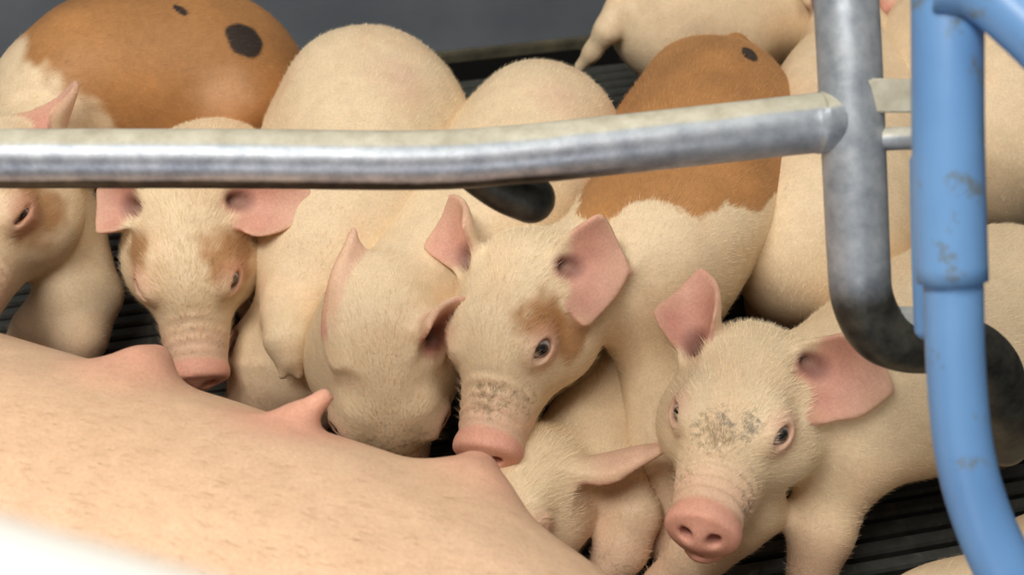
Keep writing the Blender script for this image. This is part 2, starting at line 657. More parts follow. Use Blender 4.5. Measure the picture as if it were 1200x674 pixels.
def make_piglet(label, spine, head, legs='auto', tail=None, h=0.0024, brown=None, face_brown=(), dirt=(), fur=9000,
                fur_len=0.0095, tint=(1, 1, 1), extra=(), autolegs=(1, 1, 1, 1), spots=()):
    """spine: rump to chest, (px, py, height, radius); head: Head; legs: extra chains of (px, py, height, radius)"""
    sp = np.array([[*P(a, b, c), r] for a, b, c, r in spine])
    H = head
    neck = H.w((0, -0.022, -0.020))
    sps = spline(sp, 9)
    segs = [(sps[i], sps[i + 1]) for i in range(8)]
    chains = []
    s = H.s
    # legs straight under the body
    def leg(i, side, front):
        c = sps[i]; ax = nrm(sps[min(i + 1, 8)][:3] - sps[max(i - 1, 0)][:3])
        flat = nrm((ax[0], ax[1], 0)); sd = np.array([-flat[1], flat[0], 0]) * side
        r = c[3]
        top = c[:3] + sd * r * 0.50 - np.array([0, 0, r * 0.25])
        z0 = max(top[2], 0.05)
        foot = np.array([top[0], top[1], 0.012]) + sd * 0.004
        if front:
            mid = np.array([top[0], top[1], z0 * 0.52]) + flat * 0.004
            low = np.array([top[0], top[1], 0.035]) + flat * 0.0
            return [(*top, r * 0.50), (*mid, 0.0225 * s), (*low, 0.0165 * s), (*(foot + flat * 0.008), 0.0155 * s)]
        mid = np.array([top[0], top[1], z0 * 0.60]) + flat * 0.030
        low = np.array([top[0], top[1], z0 * 0.34]) - flat * 0.014
        return [(*top, r * 0.66), (*mid, 0.032 * s), (*low, 0.0175 * s), (*(foot + flat * 0.004), 0.0155 * s)]
    if legs == 'auto' or autolegs:
        for k, (i, side, fr) in enumerate(((7, 1, True), (7, -1, True), (1, 1, False), (1, -1, False))):
            if autolegs[k]:
                chains.append(leg(i, side, fr))
    for ch in extra:
        chains.append([(*P(a, b, c), r) for a, b, c, r in ch])
    tl = None
    if tail is not None:
        tl = [(*P(a, b, c), r) for a, b, c, r in tail]

    def body_sd(p):
        d = None
        for a, b in segs:
            x = rcone(p, a[:3], b[:3], a[3], b[3])
            d = x if d is None else smin(d, x, 0.035)
        d = smin(d, rcone(p, sps[-1][:3], neck, sps[-1][3] * 0.88, 0.044 * s), 0.030)
        for ch in chains:
            x = None
            for a, b in zip(ch[:-1], ch[1:]):
                y = rcone(p, a[:3], b[:3], a[3], b[3])
                x = y if x is None else smin(x, y, 0.014)
            d = smin(d, x, 0.030 if ch[0][3] > 0.02 else 0.007)
        if tl:
            for a, b in zip(tl[:-1], tl[1:]):
                d = smin(d, rcone(p, a[:3], b[:3], a[3], b[3]), 0.012)
        return d

    ph = float(sps[0][0] * 40)

    def f(p):
        db = body_sd(p)
        db = db + 0.0022 * np.sin(p[:, 0] * 38 + ph) * np.sin(p[:, 1] * 33 + 1.3 * ph) + 0.0016 * np.sin(p[:, 2] * 61 + p[:, 0] * 29 + ph)
        d = smin(db, H.sd(p), 0.024)
        return smax(d, -p[:, 2] + 0.001, 0.003)

    allp = [(*c[:3], c[3]) for c in sps] + [c for ch in chains for c in ch] + (tl or [])
    allp += [(*H.c, 0.075 * s), (*H.w((0, 0.145, -0.03)), 0.035 * s)]
    for e in H.ears:
        allp += [(*(e['b'] + e['u'] * e['L']), 0.035), (*e['b'], 0.045)]
    A = np.array(allp)
    lo = (A[:, :3] - A[:, 3:]).min(0) - 0.012; hi = (A[:, :3] + A[:, 3:]).max(0) + 0.012
    lo[2] = max(lo[2], -0.01)
    V, Q = polygonise(f, lo, hi, h)
    Vf = V.astype(np.float32)
    # ---- colour
    n1 = vnoise(V, 22, 1); n2 = vnoise(V, 90, 2); n3 = vnoise(V, 300, 3)
    C = np.tile(CREAM * np.array(tint), (len(V), 1))

    def blend(mask, col):
        nonlocal C
        mask = np.clip(mask, 0, 1)[:, None]
        C = C * (1 - mask) + np.asarray(col) * mask
    L = H.loc(Vf).astype(float)
    inhead = H.sd(Vf) < 0.004
    blend(0.35 * S01(n1, 0.55, 0.85), CREAM * (1.0, 0.88, 0.82))
    # pinker, thinly haired skin low on the trunk and legs
    blend(0.55 * (1 - S01(V[:, 2] + 0.02 * n1, 0.04, 0.13)), PINK * (1.0, 1.12, 1.05))
    # where along the spine
    d2 = ((V[:, None, :] - sps[None, :, :3]) ** 2).sum(2)
    w8 = 1.0 / (d2 + 1e-5) ** 2
    tpar = (w8 * np.arange(9)[None]).sum(1) / w8.sum(1) / 8.0
    if brown is not None:
        if brown[0] == 'plane':
            pd = (V - brown[1]) @ nrm(brown[2]) + 0.055 * (n1 - 0.5) + 0.012 * (n2 - 0.5) + 0.006 * (n3 - 0.5)
            brown = (0, 0.004, 0)
        edge, soft, amp = brown[:3]
        bm = pd if edge == 0 else (tpar + amp * (n1 - 0.5) + 0.35 * amp * (n2 - 0.5)) * -1 + edge + (brown[4] * np.clip(V[:, 2] - 0.27, -0.12, 0.1) if len(brown) > 4 else 0)
        mk = S01(bm, -soft, soft) * (~inhead)
        if len(brown) > 3:
            mk = mk * S01(V[:, 2] + 0.03 * (n1 - 0.5), brown[3], brown[3] + 0.025)
        bc = BROWN * (0.80 + 0.45 * n1[:, None]) * (0.92 + 0.16 * n3[:, None])
        C = C * (1 - mk[:, None]) + bc * mk[:, None]
    for (px, py, z, rx, ry, ang, col, soft) in spots:
        # a point of the coat that the photograph shows there
        w_ = V - CAM; dz = w_ @ FWD
        off = (CX + FPX * (w_ @ RIGHT) / dz - px) ** 2 + (CY - FPX * (w_ @ UPC) / dz - py) ** 2
        c = V[np.argmin(off + 3e3 * (dz - dz.min()))]
        q = V - c
        qx = q @ RIGHT * math.cos(ang) + q @ UPC * math.sin(ang); qy = -q @ RIGHT * math.sin(ang) + q @ UPC * math.cos(ang); qd = q @ FWD
        dd = np.sqrt((qx / rx) ** 2 + (qy / ry) ** 2 + (qd / max(rx, ry, .03)) ** 2) + 0.25 * (n2 - 0.5)
        blend((1 - S01(dd, 0.97 - soft, 1.0 + 0.5 * soft)) * (1.0 - 0.4 * soft), col)
    # head
    a = np.abs(L[:, 0])
    for (x, y, z, r, col, st) in face_brown:
        dd = np.sqrt(((L - np.array([x, y, z])) ** 2).sum(1)) / r + 0.5 * (n2 - 0.5) + 0.3 * (n1 - 0.5)
        blend(st * inhead * (1 - S01(dd, 0.55, 1.15)), col)
    front = inhead * S01(L[:, 1], 0.088, 0.126)
    blend(0.55 * front, PINK * (1.0, 1.1, 1.05))
    blend(0.90 * inhead * S01(L[:, 1], 0.130, 0.136), PINK * (1.05, 1.0, 0.98))
    nd = np.sqrt(((np.stack([a, L[:, 1], L[:, 2]], 1) - np.array([0.0105, 0.146, -0.0235])) ** 2).sum(1))
    blend(0.75 * (1 - S01(nd, 0.004, 0.0085)), ROSE * 0.55)
    ed = np.sqrt(((np.stack([a, L[:, 1], L[:, 2]], 1) - EYE_C) ** 2).sum(1))
    blend(0.62 * inhead * (1 - S01(ed, 0.0125, 0.024)), PINK * (0.95, 0.95, 0.95))
    blend(0.75 * inhead * (1 - S01(ed, 0.0095, 0.0128)), ROSE * 0.35)
    keep = np.where(inhead, 1.0, 0.9)
    keep = keep * (1 - S01(L[:, 1], 0.118, 0.128) * inhead)
    keep = keep * np.where(ed < 0.0140, 0.0, 1.0)
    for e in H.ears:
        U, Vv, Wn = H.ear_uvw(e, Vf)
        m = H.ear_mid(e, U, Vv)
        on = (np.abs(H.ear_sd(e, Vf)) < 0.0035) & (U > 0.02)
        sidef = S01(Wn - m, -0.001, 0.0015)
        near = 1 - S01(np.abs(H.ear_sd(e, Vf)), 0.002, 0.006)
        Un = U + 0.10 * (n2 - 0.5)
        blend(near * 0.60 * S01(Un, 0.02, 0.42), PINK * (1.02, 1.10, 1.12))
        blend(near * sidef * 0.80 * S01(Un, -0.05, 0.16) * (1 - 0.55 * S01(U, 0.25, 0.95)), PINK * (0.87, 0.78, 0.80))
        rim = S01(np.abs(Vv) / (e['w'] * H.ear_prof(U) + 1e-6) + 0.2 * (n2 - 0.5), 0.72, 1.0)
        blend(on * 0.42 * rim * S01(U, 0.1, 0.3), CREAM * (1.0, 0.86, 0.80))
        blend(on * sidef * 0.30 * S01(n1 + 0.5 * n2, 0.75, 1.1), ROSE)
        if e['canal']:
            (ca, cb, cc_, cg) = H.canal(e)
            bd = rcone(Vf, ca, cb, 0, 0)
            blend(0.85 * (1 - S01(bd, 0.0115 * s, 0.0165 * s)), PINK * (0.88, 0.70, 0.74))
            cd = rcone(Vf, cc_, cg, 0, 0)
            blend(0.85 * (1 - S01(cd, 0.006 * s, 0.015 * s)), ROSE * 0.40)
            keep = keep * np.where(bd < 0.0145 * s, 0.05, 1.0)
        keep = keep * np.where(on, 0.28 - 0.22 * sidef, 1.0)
    # hooves
    blend(0.8 * (1 - S01(V[:, 2], 0.016, 0.022)), (0.30, 0.20, 0.12))
    D = np.zeros(len(V)); DC = np.tile(MUD, (len(V), 1))
    D += 0.30 * (1 - S01(V[:, 2], 0.03, 0.11))
    for (x, y, z, r, st, col) in dirt:
        dd = np.sqrt(((L - np.array([x, y, z])) ** 2).sum(1)) / r
        mk = inhead * st * (1 - S01(dd, 0.3, 1.2))
        D = np.maximum(D, mk)
        DC[mk > 0.12] = col
    me = mesh_from('piglet', V, Q)
    set_attr(me, 'col', C); set_attr(me, 'dirt', D); set_attr(me, 'dirtcol', DC)
    o = link('piglet', me, M_PIG)
    tag(o, label, 'piglet', 'litter of piglets crowding at the sow')
    # ---- eyes
    for sx in (-1, 1):
        e = H.w(EYE_C * (sx, 1, 1))
        n = nrm(H.R @ nrm((0.66 * sx + H.gaze[0], 0.62, 0.33 + H.gaze[1])))
        ev, ef, ec = [], [], []
        rows, cols = 14, 20
        F = frame(n, (0, 0, 1.01))
        for i in range(rows + 1):
            th = math.pi * i / rows
            for j in range(cols):
                ph = 2 * math.pi * j / cols
                dloc = F[:, 0] * math.sin(th) * math.cos(ph) + F[:, 1] * math.cos(th) + F[:, 2] * math.sin(th) * math.sin(ph)
                ev.append(e + dloc * EYE_R * s * (1.0 + (0.06 if th < 0.5 else 0.0)))
                ec.append((0.006, 0.005, 0.006) if th < 0.30 else ((0.050, 0.036, 0.030) if th < 0.66 else (0.50, 0.46, 0.44)))
        for i in range(rows):
            for j in range(cols):
                ef.append((i * cols + j, i * cols + (j + 1) % cols, (i + 1) * cols + (j + 1) % cols, (i + 1) * cols + j))
        em = mesh_from('eye', np.array(ev), np.array(ef)[:, ::-1])
        set_attr(em, 'col', np.array(ec))
        eo = link('eye', em, M_EYE, o)
        eo['label'] = 'dark glossy eye'
    # ---- coat
    if fur:
        tailward = nrm(sps[0][:3] - sps[-1][:3])
        flow = np.tile(tailward, (len(V), 1)) + np.array([0, 0, -0.25])
        # on the face the hair runs up from the snout and outwards
        hb = -H.R[:, 1]
        fm = inhead[:, None]
        outw = (H.R[:, 0][None] * np.sign(L[:, :1])) * np.minimum(np.abs(L[:, :1]) / 0.05, 1)
        flow = np.where(fm, hb[None] + 0.7 * outw, flow)
        hc = C * np.array([1.10, 1.10, 1.06]) + 0.03
        hk = np.asarray(keep) * np.where(V[:, 2] < 0.02, 0.2, 1.0)
        hk = hk * np.where(inhead, 1.6, 1.0)
        hm = hairs(V, Q, hc, flow, fur, fur_len, 0.00042, 0.34, np.clip(hk, 0, 1.6) / 1.6, seed=len(V) % 97)
        fo = link('fur', hm, M_HAIR, o)
        tag(fo, 'short pale bristly coat', kind='stuff')
    return o


# ------------------------------------------------------------------ tubes
def tube(name, pts, rad, mat, parent, seg=28, attrs=None, caps='round', sub=8):
    """pts: world points; rad: number or one for each point"""
    pts = np.asarray(pts, float)
    k = len(pts)
    rad = np.full(k, rad) if np.isscalar(rad) else np.asarray(rad, float)
    full = np.concatenate([pts, rad[:, None]], 1)
    n = (k - 1) * sub + 1
    sp = spline(full, n)
    if caps in ('round', 'end'):
        T = nrm(sp[-1, :3] - sp[-2, :3]); c, r = sp[-1, :3], sp[-1, 3]
        ext = [[*(c + T * r * math.sin(a)), max(r * math.cos(a), 1e-4)] for a in np.linspace(0.25, math.pi / 2, 6)]
        sp = np.vstack([sp, ext])
    if caps == 'round':
        T = nrm(sp[0, :3] - sp[1, :3]); c, r = sp[0, :3], sp[0, 3]
        ext = [[*(c + T * r * math.sin(a)), max(r * math.cos(a), 1e-4)] for a in np.linspace(math.pi / 2, 0.25, 6)]
        sp = np.vstack([ext, sp])
    T = np.gradient(sp[:, :3], axis=0)
    T /= np.linalg.norm(T, axis=1)[:, None] + 1e-12
    # transport a frame so that angle 0 stays the upper side
    up = np.array([0, 0, 1.0]) if abs(T[len(T) // 2][2]) < 0.8 else -FWD * np.array([1, 1, 0])
    u = nrm(up - T[0] * (up @ T[0]))
    V, ang, par = [], [], []
    for i in range(len(sp)):
        u = nrm(u - T[i] * (u @ T[i])); v = np.cross(T[i], u)
        for j in range(seg):
            a = 2 * math.pi * j / seg
            V.append(sp[i, :3] + sp[i, 3] * (u * math.cos(a) + v * math.sin(a))); ang.append(a); par.append(i / (len(sp) - 1))
    F = []
    for i in range(len(sp) - 1):
        for j in range(seg):
            F.append((i * seg + j, i * seg + (j + 1) % seg, (i + 1) * seg + (j + 1) % seg, (i + 1) * seg + j))
    V = np.array(V); F = np.array(F)[:, ::-1]
    me = mesh_from(name, V, F)
    n_ = len(me.vertices)
    # normals outwards
    if attrs is not None:
        for key, val in attrs(V, np.array(ang), np.array(par)).items():
            set_attr(me, key, np.broadcast_to(val, n_).astype(np.float32))
    import bmesh
    bm = bmesh.new(); bm.from_mesh(me)
    ends = [e for e in bm.edges if e.is_boundary]
    if ends:
        bmesh.ops.holes_fill(bm, edges=ends, sides=0)
    bmesh.ops.recalc_face_normals(bm, faces=bm.faces)
    bm.to_mesh(me); bm.free()
    return link(name, me, mat, parent)


def box(name, c, half, R, mat, parent=None, bevel=0.0):
    import bmesh
    bm = bmesh.new()
    bmesh.ops.create_cube(bm, size=2.0)
    for v in bm.verts:
        v.co = Vector((v.co.x * half[0], v.co.y * half[1], v.co.z * half[2]))
    if bevel:
        bmesh.ops.bevel(bm, geom=list(bm.edges), offset=bevel, segments=2, affect='EDGES')
    me = bpy.data.meshes.new(name); bm.to_mesh(me); bm.free()
    o = link(name, me, mat, parent)
    o.matrix_world = Matrix.Translation(Vector(c)) @ Matrix(np.asarray(R).tolist()).to_4x4()
    return o


# ------------------------------------------------------------------ the pen: floor of slats, rear wall
YAW = math.radians(12.0)
ROT = np.array([[math.cos(YAW), -math.sin(YAW), 0], [math.sin(YAW), math.cos(YAW), 0], [0, 0, 1]])
wp = P(600, 84, 0.0)                       # foot of the rear wall
ydir = ROT[:, 1]; xdir = ROT[:, 0]

pit = box('floor', wp - ydir * 0.65 + np.array([0, 0, -0.085]), (1.7, 1.0, 0.02), ROT, M_PIT)
tag(pit, 'black plastic slatted floor of the pen', 'floor', kind='structure')


def slat_mesh():
    import bmesh
    prof = [(-0.0062, -0.020), (-0.0072, -0.0035), (-0.0052, 0.0), (0.0052, 0.0), (0.0072, -0.0035), (0.0062, -0.020)]
    V = [(x, y, z) for x in (-1.6, 1.6) for y, z in prof]
    n = len(prof)
    F = [[i, (i + 1) % n, n + (i + 1) % n, n + i] for i in range(n)]
    me = bpy.data.meshes.new('slat')
    me.from_pydata(V, [], F + [list(range(n))[::-1], list(range(n, 2 * n))])
    me.update()
    me.materials.append(M_SLAT)
    return me


sm = slat_mesh()
PITCHS = 0.0205
inv = pit.matrix_world.inverted()
for i in range(86):
    o = bpy.data.objects.new('slat', sm)
    COL.objects.link(o)
    o.parent = pit
    c = wp - ydir * (0.016 + i * PITCHS)
    o.location = inv @ Vector(c)

wall = box('wall_back', wp + ydir * 0.02 + np.array([0, 0, 0.285]), (1.7, 0.02, 0.255), ROT, M_WALL, None, 0.004)
tag(wall, 'dark slate grey plastic panel wall behind the piglets', 'wall', kind='structure')
lip = box('wall_lip', (0, 0, 0), (1.7, 0.006, 0.008), np.eye(3), M_LIP, None, 0.002)
lip.parent = wall
lip.location = (0, -0.026, -0.247)

# ------------------------------------------------------------------ steel and blue tubes
rail = empty('farrowing_crate_rail', tuple(PD(1000, 150, 0.9) * (1, 1, 0)))
tag(rail, 'galvanised steel crate rail bent round above the piglets', 'rail')


def keep_world(o, par):
    o.parent = par
    o.matrix_parent_inverse = Matrix.Translation(-Vector(par.location))
    return o


def galv(top_dust=0.0, wear=0.0, grime=0.0):
    def f(V, ang, par):
        up = np.cos(ang)
        g = grime(par) if callable(grime) else grime
        return {'dust': np.clip(top_dust * S01(up, 0.30, 0.75), 0, 1), 'wear': wear * (1 - S01(up, 0.45, 0.8)), 'grime': np.broadcast_to(g, ang.shape)}
    return f


t = tube('horizontal_bar', [PD(-330, 186, 0.9), PD(-100, 186, 0.9), PD(250, 186, 0.9), PD(480, 188, 0.9), PD(590, 183, 0.9), PD(720, 170, 0.9), PD(930, 147, 0.9), PD(962, 144, 0.9), PD(984, 141, 0.905)],
         [0.0197] * 7 + [0.0205, 0.0205], M_GALV, None, seg=36, caps=None,
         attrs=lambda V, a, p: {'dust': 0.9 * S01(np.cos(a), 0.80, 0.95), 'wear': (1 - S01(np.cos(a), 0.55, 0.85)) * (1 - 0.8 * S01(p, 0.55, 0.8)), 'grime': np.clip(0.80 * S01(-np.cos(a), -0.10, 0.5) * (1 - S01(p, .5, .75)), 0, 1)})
keep_world(t, rail)
t = tube('upright_bar', [PD(986, -260, 0.9), PD(989, -60, 0.9), PD(995, 60, 0.9), PD(1001, 190, 0.905), PD(1006, 300, 0.915), PD(1011, 352, 0.922), PD(1030, 388, 0.93), PD(1062, 402, 0.937), PD(1110, 404, 0.945),
                         PD(1140, 410, 0.955), PD(1162, 432, 0.97), PD(1172, 470, 0.99), PD(1176, 515, 1.03)],
         [0.0212] * 3 + [0.0210, 0.0208, 0.0206, 0.0206, 0.0204] + [0.0204] * 5, M_GALV, None, seg=32, caps='end',
         attrs=lambda V, a, p: {'dust': 0.0 * p, 'wear': 0.25 + 0 * p, 'grime': np.clip(1.15 * S01(p, 0.24, 0.52), 0, 1)})
keep_world(t, rail)
t = tube('finger_bar', [PD(548, 188, 0.93), PD(566, 204, 0.935), PD(594, 222, 0.94), PD(622, 233, 0.945)], [0.0165, 0.0165, 0.0168, 0.0172], M_GALV, None, caps='end',
         attrs=lambda V, a, p: {'dust': 0 * p, 'wear': 0.4 + 0 * p, 'grime': 0.75 + 0 * p})
keep_world(t, rail)
# bracket plate and pin towards the blue post
t = box('bracket_plate', PD(1056, 112, 0.885), (0.026, 0.011, 0.0022), np.stack([RIGHT, nrm(UPC - FWD * 0.2), nrm(-FWD - UPC * 0.2)], 1), M_GALV, None, 0.001)
set_attr(t.data, 'dust', np.full(len(t.data.vertices), 0.75)); set_attr(t.data, 'wear', np.zeros(len(t.data.vertices))); set_attr(t.data, 'grime', np.zeros(len(t.data.vertices)))
keep_world(t, rail)
t = tube('hinge_pin', [PD(1020, 164, 0.9), PD(1060, 162, 0.89), PD(1110, 161, 0.87)], 0.0078, M_GALV, None, seg=18,
         attrs=lambda V, a, p: {'dust': 0.6 * S01(np.cos(a), 0.3, 0.8), 'wear': 0 * p, 'grime': 0.1 + 0 * p})
keep_world(t, rail)
t = box('weld_gusset', PD(1060, 380, 0.925), (0.019, 0.012, 0.006), np.stack([RIGHT, UPC, -FWD], 1), M_GALV, None, 0.003)
set_attr(t.data, 'dust', np.full(len(t.data.vertices), 0.45)); set_attr(t.data, 'wear', np.zeros(len(t.data.vertices))); set_attr(t.data, 'grime', np.full(len(t.data.vertices), 0.35))
keep_world(t, rail)

post = empty('blue_gate_post', tuple(PD(1190, 900, 0.9) * (1, 1, 0)))
tag(post, 'blue painted tubular gate post beside the galvanised upright', 'post')
t = tube('upper_sleeve', [PD(1108, -260, 0.76), PD(1110, 0, 0.76), PD(1111, 170, 0.765), PD(1116, 330, 0.775)], 0.0197, M_BLUE, None, seg=36, caps=None)
keep_world(t, post)
t = tube('lower_tube', [PD(1112, 250, 0.772), PD(1117, 330, 0.777), PD(1120, 430, 0.785), PD(1130, 530, 0.79), PD(1152, 610, 0.792), PD(1190, 690, 0.79), PD(1240, 765, 0.80), PD(1262, 860, 0.86), P(1262, 930, 0.0)],
         [0.0166] * 3 + [0.0168, 0.0172, 0.0180, 0.0185, 0.0185, 0.0185], M_BLUE, None, seg=32, caps=None)
keep_world(t, post)
t = tube('diagonal_brace', [PD(1102, -24, 0.742), PD(1150, -14, 0.735), PD(1200, 26, 0.725), PD(1270, 95, 0.71), PD(1420, 250, 0.68), PD(1420, 250, 0.68) + np.array([0.14, 0.03, -0.22]), (PD(1420, 250, 0.68) + np.array([0.22, 0.05, 0])) * np.array([1, 1, 0])], 0.0170, M_BLUE, None, seg=28, caps=None)
keep_world(t, post)
t = tube('latch_rod', [PD(1080, 190, 0.83), PD(1082, 300, 0.84), PD(1085, 385, 0.848)], 0.0072, M_BLUE, None, seg=16)
keep_world(t, post)

# ------------------------------------------------------------------ the sow lying on her side
def make_sow():
    ax = [(P(-500, 570, 0.16), 0.190), (P(-60, 708, 0.16), 0.190), (P(340, 840, 0.16), 0.176), (P(535, 945, 0.15), 0.158), (P(640, 1080, 0.14), 0.15)]
    sp = spline(np.array([[*p, r] for p, r in ax]), 13)

    def trunk(p):
        d = None
        for a, b in zip(sp[:-1], sp[1:]):
            x = rcone(p, a[:3], b[:3], a[3], b[3])
            d = x if d is None else smin(d, x, 0.05)
        return d

    def f(p):
        d = trunk(p)
        d = d + 0.0010 * np.sin(p[:, 0] * 37 + p[:, 1] * 21) * np.sin(p[:, 1] * 43 - p[:, 2] * 30)
        for (b, m, t_, rb, rm, rt, k) in TW:
            x = smin(rcone(p, b, m, rb, rm), rcone(p, m, t_, rm, rt), 0.012)
            d = smin(d, x, k)
        return smax(d, -p[:, 2] + 0.001, 0.01)
    TW = []
    for (bp, mp, tp, rb, rm, rt, k) in TEATS:
        TW.append((PD(*bp), PD(*mp), PD(*tp), rb, rm, rt, k))
    lo = (sp[:, :3] - sp[:, 3:]).min(0) - 0.03; hi = (sp[:, :3] + sp[:, 3:]).max(0) + 0.06
    lo[2] = -0.01
    V, Q = polygonise(f, lo, hi, 0.0045)
    n1 = vnoise(V, 14, 5); n2 = vnoise(V, 60, 6)
    C = np.tile(np.array([0.82, 0.575, 0.40]), (len(V), 1)) * (1.0 + (n1[:, None] - 0.5) * np.array([0.10, 0.14, 0.22]))
    pink = np.zeros(len(V))
    for (b, m, t_, rb, rm, rt, k) in TW:
        dd = np.minimum(rcone(V.astype(np.float32), b, m, 0.0, 0.0), rcone(V.astype(np.float32), m, t_, 0, 0))
        pink = np.maximum(pink, 1 - S01(dd, 0.010, 0.062))
    C = C * (1 - 0.75 * pink[:, None]) + np.array([0.78, 0.38, 0.29]) * 0.75 * pink[:, None]
    me = mesh_from('sow', V, Q)
    set_attr(me, 'col', C)
    set_attr(me, 'dirt', 0.06 + 0.16 * S01(n1, 0.45, 0.8) * (1 - pink))
    set_attr(me, 'dirtcol', np.tile(np.array([0.42, 0.28, 0.13]), (len(V), 1)))
    o = link('sow', me, M_SOW)
    tag(o, 'large pink sow lying on her side with teats bared', 'sow')
    vis = ((V[:, 0] > -0.6) & (V[:, 0] < 0.25) & (V[:, 1] > 0.25)).astype(float) * (1 - 0.8 * pink)
    flow = np.tile(nrm((0.85, -0.4, -0.2)), (len(V), 1))
    hm = hairs(V, Q, np.tile(np.array([0.45, 0.31, 0.17]), (len(V), 1)), flow, 16000, 0.012, 0.00024, 0.30, vis, seed=5)
    fo = link('fur', hm, M_HAIR, o)
    tag(fo, 'sparse brown bristles', kind='stuff')
    return o


TEATS = [
    # base, middle, tip as (px, py, depth); radii; blend
    ((140, 458, 0.985), (166, 432, 0.995), (184, 418, 1.01), 0.018, 0.013, 0.009, 0.035),
    ((315, 520, 0.955), (346, 490, 0.962), (380, 466, 0.968), 0.014, 0.0085, 0.0075, 0.020),
    ((535, 628, 0.945), (552, 582, 0.965), (560, 552, 0.99), 0.026, 0.018, 0.012, 0.050),
]
make_sow()

# ------------------------------------------------------------------ blurred white foreground shape of unknown identity, built as a tube
wr = empty('white_foreground_shape', (-0.32, 0.02, 0.0))
tag(wr, 'out of focus white tubular shape close in the lower left corner', 'rail')
a_, b_ = PD(-300, 688, 0.30), PD(330, 890, 0.27)
keep_world(tube('white_tube', [a_, a_ * .5 + b_ * .5, b_], 0.030, M_WHITE, None, seg=32), wr)
keep_world(tube('tube_leg', [a_ * .8 + b_ * .2, (a_ * .8 + b_ * .2) * (1, 1, .5), (a_ * .8 + b_ * .2) * (1, 1, 0)], 0.024, M_WHITE, None, seg=24), wr)  # unseen leg, added to stand the tube on the floor

# ------------------------------------------------------------------ piglets
QH = 1.0
PALE_BROWN = BROWN * (1.25, 1.35, 1.5)

# right front, looking at the viewer
hG = Head((875, 455, 0.185), (822, 603), 1.04, roll=-0.05, gaze=(-0.25, 0.0))
hG.ear(1, (822, 312), 0.02, (-0.6, 0.1, 0.75), width=0.029, cup=0.65, base=(0.045, 0.0, 0.028))
hG.ear(-1, (1047, 458), -0.01, (0.15, -0.25, 1.0), width=0.038, cup=0.5)
make_piglet('cream piglet with grey smudges between its eyes, facing the viewer', [(1185, 375, 0.14, 0.088), (1085, 428, 0.14, 0.084), (985, 475, 0.14, 0.064)], hG, h=0.0023 * QH,
            dirt=[(0.004, 0.080, 0.018, 0.032, 0.48, GREYMUD), (-0.016, 0.070, 0.022, 0.026, 0.48, GREYMUD), (-0.024, 0.112, -0.020, 0.024, 0.44, GREYMUD), (0.02, 0.11, -0.01, 0.022, 0.34, GREYMUD), (0.02, 0.09, 0.0, 0.05, 0.24, MUD)],
            autolegs=(0, 0, 1, 1), extra=[[(985, 540, 0.11, 0.040), (965, 620, 0.07, 0.027), (945, 690, 0.02, 0.020)], [(870, 590, 0.10, 0.036), (815, 650, 0.06, 0.024), (775, 690, 0.02, 0.019)]], fur=24000)

# middle, brown rump, snout on the teat
hE = Head((614, 345, 0.205), (556, 520), 1.05, roll=-0.22, far=False)
hE.ear(1, (528, 226), 0.02, (-0.75, 0.1, 0.5), width=0.031, cup=0.55)
hE.ear(-1, (738, 318), 0.00, (0.1, -0.1, 1.0), width=0.045, cup=0.4)
make_piglet('white piglet with chestnut rump, its snout on the sow teat', [(836, 135, 0.19, 0.086), (810, 222, 0.195, 0.080), (750, 318, 0.195, 0.068)], hE, h=0.0023 * QH,
            brown=('plane', P(800, 238, 0.255), (0, 0.66, 0.75)), face_brown=[(-0.034, 0.046, 0.026, 0.026, BROWN * 1.1, 0.92), (-0.048, 0.042, 0.002, 0.022, BROWN * 1.1, 0.85)],
            dirt=[(-0.004, 0.108, 0.0, 0.032, 0.42, MUD), (-0.02, 0.10, -0.01, 0.028, 0.36, MUD), (0, .128, -.008, .014, .42, GREYMUD)],
            tail=[(850, 62, 0.235, 0.016), (862, 52, 0.24, 0.011), (882, 62, 0.22, 0.0075)], fur=24000,
            spots=[(880, 60, 0.225, 0.010, 0.010, 0, BLACK, 0.1)],
            autolegs=(1, 0, 1, 1), extra=[[(770, 400, 0.14, 0.042), (775, 520, 0.09, 0.027), (782, 640, 0.02, 0.020)]])

# left, dozing, snout behind the udder
hB = Head((222, 264, 0.20), (227, 440), 1.02, roll=0.0, lids=(0.8, 0.5), wrinkle=0.45)
hB.ear(1, (112, 222), 0.01, (-0.5, 0.0, 0.8), width=0.034, cup=0.5)
hB.ear(-1, (374, 234), 0.0, (0.2, -0.1, 1.0), width=0.034, cup=0.45)
make_piglet('cream piglet with tan eye patches and half-shut eyes', [(252, 228, 0.12, 0.064), (245, 232, 0.14, 0.064), (236, 245, 0.155, 0.060)], hB, h=0.0023 * QH,
            face_brown=[(-0.040, 0.046, 0.020, 0.034, BROWN * 1.1, 0.85), (0.040, 0.040, 0.024, 0.026, BROWN, 0.85)],
            dirt=[(0, 0.11, 0, 0.05, 0.26, MUD), (0, 0.092, 0.01, 0.022, 0.30, GREYMUD)], fur=24000)

# head bowed between two others
hD = Head((450, 396, 0.17), (466, 600), 1.12, roll=0.0, far=True, wrinkle=0.25)
hD.ear(1, (414, 264), 0.03, (-0.7, 0.3, -0.6), width=0.0165, cup=0.35, thick=0.0058, canal=False, base=(0.031, 0.0, 0.032))
hD.ear(-1, (546, 346), -0.02, (0.55, -0.5, 0.7), width=0.030, cup=0.7, base=(0.037, -0.004, 0.032))
make_piglet('cream piglet with bowed head and one hollow pink ear against its neighbour', [(634, 168, 0.17, 0.086), (590, 240, 0.17, 0.074), (520, 325, 0.16, 0.060)], hD, h=0.0026 * QH,
            dirt=[(0, 0.10, 0, 0.085, 0.36, MUD)], fur=16000, autolegs=(1, 0, 1, 1), spots=[(655, 112, 0, 0.03, 0.03, 0, (0.80, 0.57, 0.44), 0.9)])

